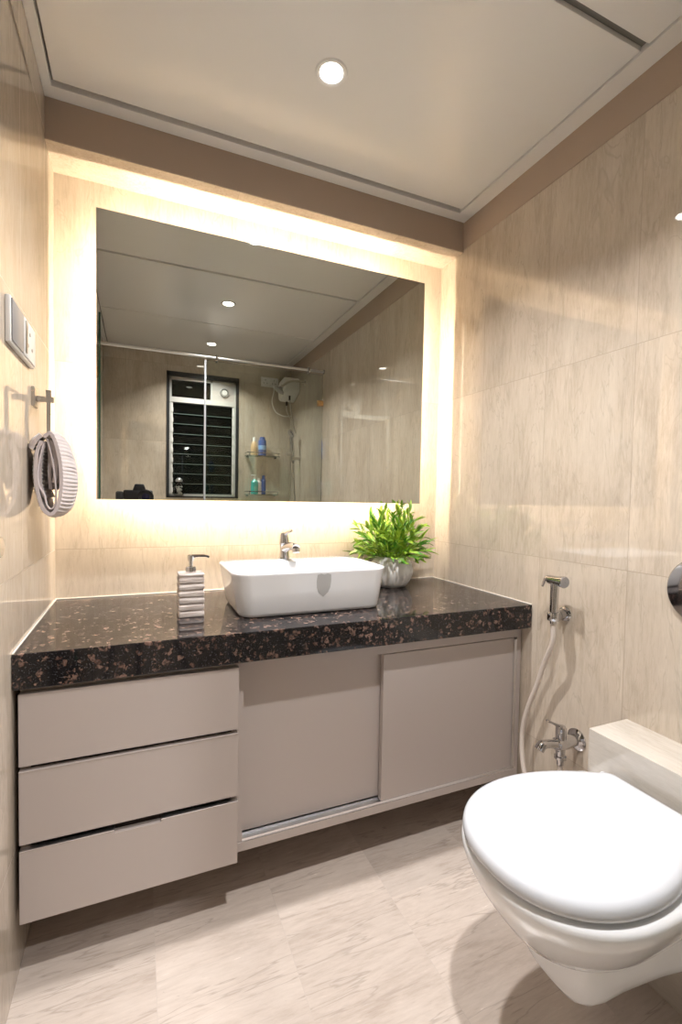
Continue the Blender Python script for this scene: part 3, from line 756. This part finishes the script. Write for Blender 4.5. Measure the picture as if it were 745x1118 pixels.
for k in range(nl):
    z = iz0 + .02 + (zt - .03 - iz0 - .02) * k / nl; hgt = (zt - .03 - iz0 - .02) / nl * 1.05
    b = NB(); prism(b, [(FAR - .030, z), (FAR - .026, z + .001), (FAR - .046, z + hgt), (FAR - .050, z + hgt - .001)], 0, ix0 + .022, ix1 - .022); lp = struct('louvre_pane', b, m_louvre, t)
    b = NB(); box(b, ix0 + .022, ix1 - .022, FAR - .0300, FAR - .0245, z - .0025, z); struct('edge_glint', b, m_edge_glint, lp, 'pale green strip painting the light caught on the glass edge')
for xs in (ix0 + .016, ix1 - .026):
    b = NB(); box(b, xs, xs + .010, FAR - .045, FAR - .025, iz0 + .014, zt - .02)
    for k in range(nl): z = iz0 + .03 + (zt - .03 - iz0 - .02) * k / nl; box(b, xs - .002, xs + .013, FAR - .03, FAR - .018, z, z + .035, .002)
    struct('louvre_clips', b, m_white, t, 'toothed pale louvre clip rail')
# dark shaft outside the window
b = NB(); box(b, wx0 - .3, wx1 + .3, FAR - .9, FAR - .88, .7, 2.4); box(b, wx0 - .32, wx0 - .3, FAR - .9, FAR - TH, .7, 2.4); box(b, wx1 + .3, wx1 + .32, FAR - .9, FAR - TH, .7, 2.4)
for k in range(3): box(b, wx0 - .2, wx1 + .2, FAR - .88, FAR - .85, 1.15 + .25 * k, 1.18 + .25 * k)
struct('wall_outside', b, plain('shaft_wall', (0.22, 0.22, 0.19), .8), label='dark outside shaft wall beyond the window')

# jar on the window sill
t = thing('pebble_jar', 'small glass jar of pale shells on the window sill, seen in the mirror', 'jar', (0.535, FAR + .03, 1.08))
jx, jy, jz = 0.537, FAR - .006, 1.0805
b = NB(); lathe(b, [(.020, 0), (.034, .003), (.038, .020), (.038, .070), (.030, .092), (.022, .100), (.022, .112)], (jx, jy, jz), n=28, sx=1.0); obj('glass', b, m_jar, t)
b = NB(); lathe(b, [(.024, .112), (.026, .116), (.026, .126), (.018, .138), (.008, .144)], (jx, jy, jz), n=24); obj('lid', b, m_alu, t)
random.seed(3); b = NB()
for k in range(40):
    a = random.uniform(0, 6.28); r_ = random.uniform(0, .024); q = bmesh.new(); bmesh.ops.create_icosphere(q, subdivisions=1, radius=random.uniform(.006, .010))
    merge(b, q, Matrix.Translation((jx + r_ * cos(a), jy + r_ * sin(a), jz + .012 + random.uniform(0, .062))) @ Matrix.Diagonal((1.2, .9, .7, 1)))
o = obj('pebbles', b, m_pot, t); o['kind'] = 'stuff'

# ------------------------------------------------------------------ water heater, socket, cable
t = thing('water_heater', 'white instant water heater with angular front on the shower wall', 'water heater', (1.40, -2.26, 1.95))
b = NB(); HX0 = 1.322
poly = [(-2.360, 2.015), (-2.330, 2.045), (-2.180, 2.060), (-2.150, 2.045), (-2.145, 1.960), (-2.165, 1.935), (-2.30, 1.880), (-2.340, 1.900), (-2.360, 1.940)]
prism(b, poly, 0, HX0, W, .012); obj('body', b, m_white, t)
b = NB(); lathe(b, [(.020, 0), (.020, .003)], (HX0, -2.245, 1.99), (-1, 0, 0), n=24); obj('dial', b, m_grey, t, label='grey round dial')
for y, zz in ((-2.29, 1.884), (-2.21, 1.917)):
    b = NB(); lathe(b, [(.008, 0), (.008, .035)], (1.38, y, zz), (0, 0, -1), n=12); obj('pipe_stub', b, m_black, t)
b = NB(); tube(b, [(1.38, -2.29, 1.87), (1.385, -2.30, 1.81), (1.42, -2.31, 1.75), (1.445, -2.31, 1.70)], .006, 10, 5); tube(b, [(1.38, -2.21, 1.90), (1.39, -2.215, 1.84), (1.41, -2.23, 1.74), (1.44, -2.235, 1.62)], .006, 10, 5); obj('inlet_pipe', b, m_satin, t)
t = thing('wall_socket', 'double white wall socket high on the shower wall near the heater', 'socket', (1.25, FAR, 2.05))
b = NB(); box(b, 1.185, 1.335, FAR, FAR + .010, 2.012, 2.092, .003); obj('plate', b, m_white, t)
b = NB(); box(b, 1.19, 1.255, FAR + .010, FAR + .012, 2.018, 2.086); obj('switch', b, m_white, t)
for x_, d_ in ((1.295, .010), (1.222, .012)):
    for dx, dz in ((0, .016), (-.014, -.010), (.014, -.010)):
        b = NB(); lathe(b, [(.004, 0), (.004, .001)], (x_ + dx, FAR + d_, 2.052 + dz), (0, 1, 0), n=10); obj('socket_hole', b, m_black, t)
b = NB(); tube(b, [(1.290, FAR + .014, 2.030), (1.285, FAR + .05, 1.97), (1.27, FAR + .05, 1.88), (1.30, FAR + .06, 1.80), (1.36, FAR + .07, 1.77), (1.40, FAR + .06, 1.77), (1.44, FAR + .035, 1.78)], .004, 8, 6)
o = obj('power_cable', b, m_white); o['label'] = 'thin white cable looping down from the socket below the water heater'; o['category'] = 'cable'

# shower: overhead arm and hand shower on slide bar (right wall)
t = thing('overhead_shower', 'round overhead shower on a curved arm from the right wall', 'shower head', (W, -2.02, 2.03))
b = NB(); lathe(b, [(.024, 0), (.024, .004), (.010, .008)], (W, -2.02, 1.99), (-1, 0, 0), n=20); tube(b, [(W, -2.02, 1.99), (1.38, -2.02, 1.995), (1.31, -2.02, 1.98), (1.25, -2.02, 1.93)], .009, 12, 5); obj('arm', b, m_satin, t)
b = NB(); lathe(b, [(.012, 0), (.016, .01), (.042, .028), (.045, .036), (.040, .038)], (1.255, -2.02, 1.935), (-.55, 0, -.83), n=28); obj('head', b, m_grey, t)
t = thing('hand_shower', 'chrome hand shower in a holder on the shower corner wall', 'hand shower', (W, -2.13, 1.4))
sy_ = -2.13
b = NB(); lathe(b, [(.022, 0), (.022, .004), (.012, .006), (.012, .05)], (W, sy_, 1.40), (-1, 0, 0), n=20); lathe(b, [(.014, -.016), (.016, 0), (.014, .016)], (W - .055, sy_, 1.40), (0, 0, 1), n=18); obj('holder', b, m_satin, t)
b = NB(); tube(b, [(W - .055, sy_, 1.36), (W - .056, sy_, 1.42), (W - .062, sy_, 1.50), (W - .075, sy_, 1.57)], [.009, .011, .012, .016], 14, 4)
lathe(b, [(.016, -.012), (.034, 0), (.038, .012), (.034, .016)], (W - .070, sy_, 1.60), (-.8, .1, -.35), n=24); obj('handset', b, m_chrome, t)
b = NB(); tube(b, [(W - .055, sy_, 1.36), (W - .05, sy_ + .01, 1.2), (W - .04, sy_ + .02, 1.0), (W - .04, sy_ + .01, .82), (W - .04, sy_ - .03, .76), (W - .035, sy_ - .06, .84), (W - .03, sy_ - .06, .93)], .006, 10, 6); obj('hose', b, m_satin, t)
t = thing('shower_mixer', 'chrome shower mixer with cross lever on the right wall in the shower', 'mixer tap', (W, -2.33, 1.46))
b = NB(); lathe(b, [(.030, 0), (.030, .004), (.016, .010), (.016, .045), (.018, .05)], (W, -2.33, 1.455), (-1, 0, 0), n=24); obj('body', b, m_satin, t)
b = NB(); tube(b, [(W - .045, -2.35, 1.455), (W - .055, -2.30, 1.46)], .005, 8); obj('lever', b, m_satin, t)
b = NB(); lathe(b, [(.006, 0), (.006, .27)], (W - .02, -2.33, 1.47), (0, 0, 1), n=12); lathe(b, [(.006, 0), (.006, .5)], (W - .02, -2.32, .94), (0, 0, 1), n=12); obj('riser_pipe', b, m_satin, t)
b = NB(); lathe(b, [(.026, 0), (.026, .004), (.013, .010), (.013, .05)], (W, -2.32, .94), (-1, 0, 0), n=24); obj('outlet_elbow', b, m_satin, t)

# glass shelves on the far wall
def shelf(z, label):
    t = thing('glass_shelf', label, 'shelf', (1.19, FAR, z), 'glass shelves on the shower wall')
    b = NB(); prism(b, [(1.055, FAR + .002), (1.335, FAR + .002), (1.335, FAR + .085), (1.315, FAR + .105), (1.075, FAR + .105), (1.055, FAR + .085)], 2, z - .006, z); obj('glass_pane', b, m_shelf, t, False)
    b = NB(); tube(b, [(1.058, FAR + .004, z + .022), (1.058, FAR + .10, z + .022), (1.075, FAR + .112, z + .022), (1.315, FAR + .112, z + .022), (1.332, FAR + .10, z + .022), (1.332, FAR + .004, z + .022)], .0035, 8, 0)
    for x in (1.075, 1.315): lathe(b, [(.003, 0), (.003, .03)], (x, FAR + .108, z - .008), (0, 0, 1), n=8)
    obj('guard_rail', b, m_chrome, t)
    for x in (1.075, 1.315):
        b = NB(); box(b, x - .01, x + .01, FAR, FAR + .025, z - .018, z - .006, .002); obj('bracket', b, m_chrome, t)
shelf(1.425, 'upper clear glass shelf with rail on the shower wall')
shelf(1.105, 'lower clear glass shelf with rail on the shower wall')
def bottle(name, label, x, y, z, prof, m, cap=None, mc=None, sx=1.0, grp=None, pump=None):
    t = thing(name, label, 'bottle', (x, y, z), grp)
    b = NB(); lathe(b, prof, (x, y, z), n=24, sx=sx); obj('container', b, m, t)
    if cap: b = NB(); lathe(b, cap, (x, y, z), n=20); obj('cap', b, mc, t)
    if pump:
        h = pump; b = NB(); lathe(b, [(.011, h), (.011, h + .012), (.004, h + .013), (.004, h + .03), (.010, h + .031), (.010, h + .036)], (x, y, z), n=16)
        tube(b, [(x, y, z + h + .034), (x - .03, y + .01, z + h + .032)], .004, 8); obj('pump', b, m_white, t)
bottle('shampoo_bottle', 'gold-brown tapered bottle on the upper glass shelf', 1.120, FAR + .06, 1.425, [(.024, 0), (.028, .004), (.029, .07), (.022, .10), (.012, .118)], m_gold, [(.012, .118), (.011, .145), (.006, .150)], m_pot)
bottle('shampoo_bottle', 'tall dark blue bottle on the upper glass shelf', 1.190, FAR + .055, 1.4255, [(.026, 0), (.033, .004), (.033, .125), (.030, .13)], m_blue, [(.022, .13), (.022, .152), (.020, .155)], m_blue, sx=1.0)
b = NB(); lathe(b, [(.0335, .05), (.0335, .085)], (1.190, FAR + .055, 1.4255), n=24, cap=False); obj('label_band', b, m_lblue, bpy.data.objects['shampoo_bottle.001'])
bottle('soap_bottle', 'teal pump bottle on the lower glass shelf', 1.125, FAR + .07, 1.105, [(.025, 0), (.030, .004), (.030, .10), (.012, .125)], m_teal, pump=.125)
bottle('lotion_bottle', 'white bottle on the lower glass shelf beside the teal one', 1.165, FAR + .045, 1.105, [(.020, 0), (.024, .004), (.024, .10), (.012, .115)], m_white, [(.011, .115), (.011, .135)], m_white)
bottle('lotion_bottle', 'slim navy bottle behind the white one on the lower glass shelf', 1.205, FAR + .05, 1.105, [(.016, 0), (.020, .004), (.020, .12), (.010, .13)], m_blue, [(.012, .13), (.012, .158)], m_blue)

# ------------------------------------------------------------------ photographer's camera on its tripod (seen in the mirror)
t = thing('photo_camera', 'black camera with round lens on a tripod, reflected low in the mirror', 'camera', (.24, -1.83, 1.0))
b = NB(); box(b, .150, .330, -1.905, -1.850, 1.005, 1.115, .012, 3); prism(b, [(.205, 1.11), (.290, 1.11), (.275, 1.155), (.220, 1.155)], 1, -1.90, -1.852, .006); obj('camera_body', b, m_black, t)
b = NB(); lathe(b, [(.040, 0), (.043, .004), (.043, .028), (.050, .034), (.050, .060), (.045, .062), (.040, .052)], (.285, -1.850, 1.070), (0, 1, 0), n=36); obj('lens', b, m_black, t)
b = NB(); lathe(b, [(.040, .046), (.018, .054), (.001, .056)], (.285, -1.850, 1.070), (0, 1, 0), n=28, cap=False); obj('front_element', b, m_lens, t)
b = NB(); box(b, .105, .150, -1.90, -1.845, 1.02, 1.105, .012, 3); obj('grip', b, m_rubber, t)
t = thing('tripod', 'black tripod holding the camera', 'tripod', (.245, -1.878, 0))
b = NB(); lathe(b, [(.024, .93), (.024, .94), (.018, .95), (.022, .97), (.030, .975), (.030, 1.004)], (.245, -1.878, 0), n=20); obj('head', b, m_black, t)
b = NB(); lathe(b, [(.012, .50), (.012, .935)], (.245, -1.878, 0), n=16); lathe(b, [(.030, .80), (.034, .82), (.034, .85), (.026, .87)], (.245, -1.878, 0), n=20); obj('centre_column', b, m_black, t)
for k in range(3):
    a = radians(210 + 120 * k); b = NB(); dx, dy = cos(a), sin(a)
    if k == 0: dx, dy = -.55, -.7
    tube(b, [(.245 + .02 * dx, -1.878 + .02 * dy, .835), (.245 + .17 * dx, -1.878 + .17 * dy, .42), (.245 + .33 * dx, -1.878 + .33 * dy, .008)], [.013, .011, .008], 12); obj('leg', b, m_black, t)
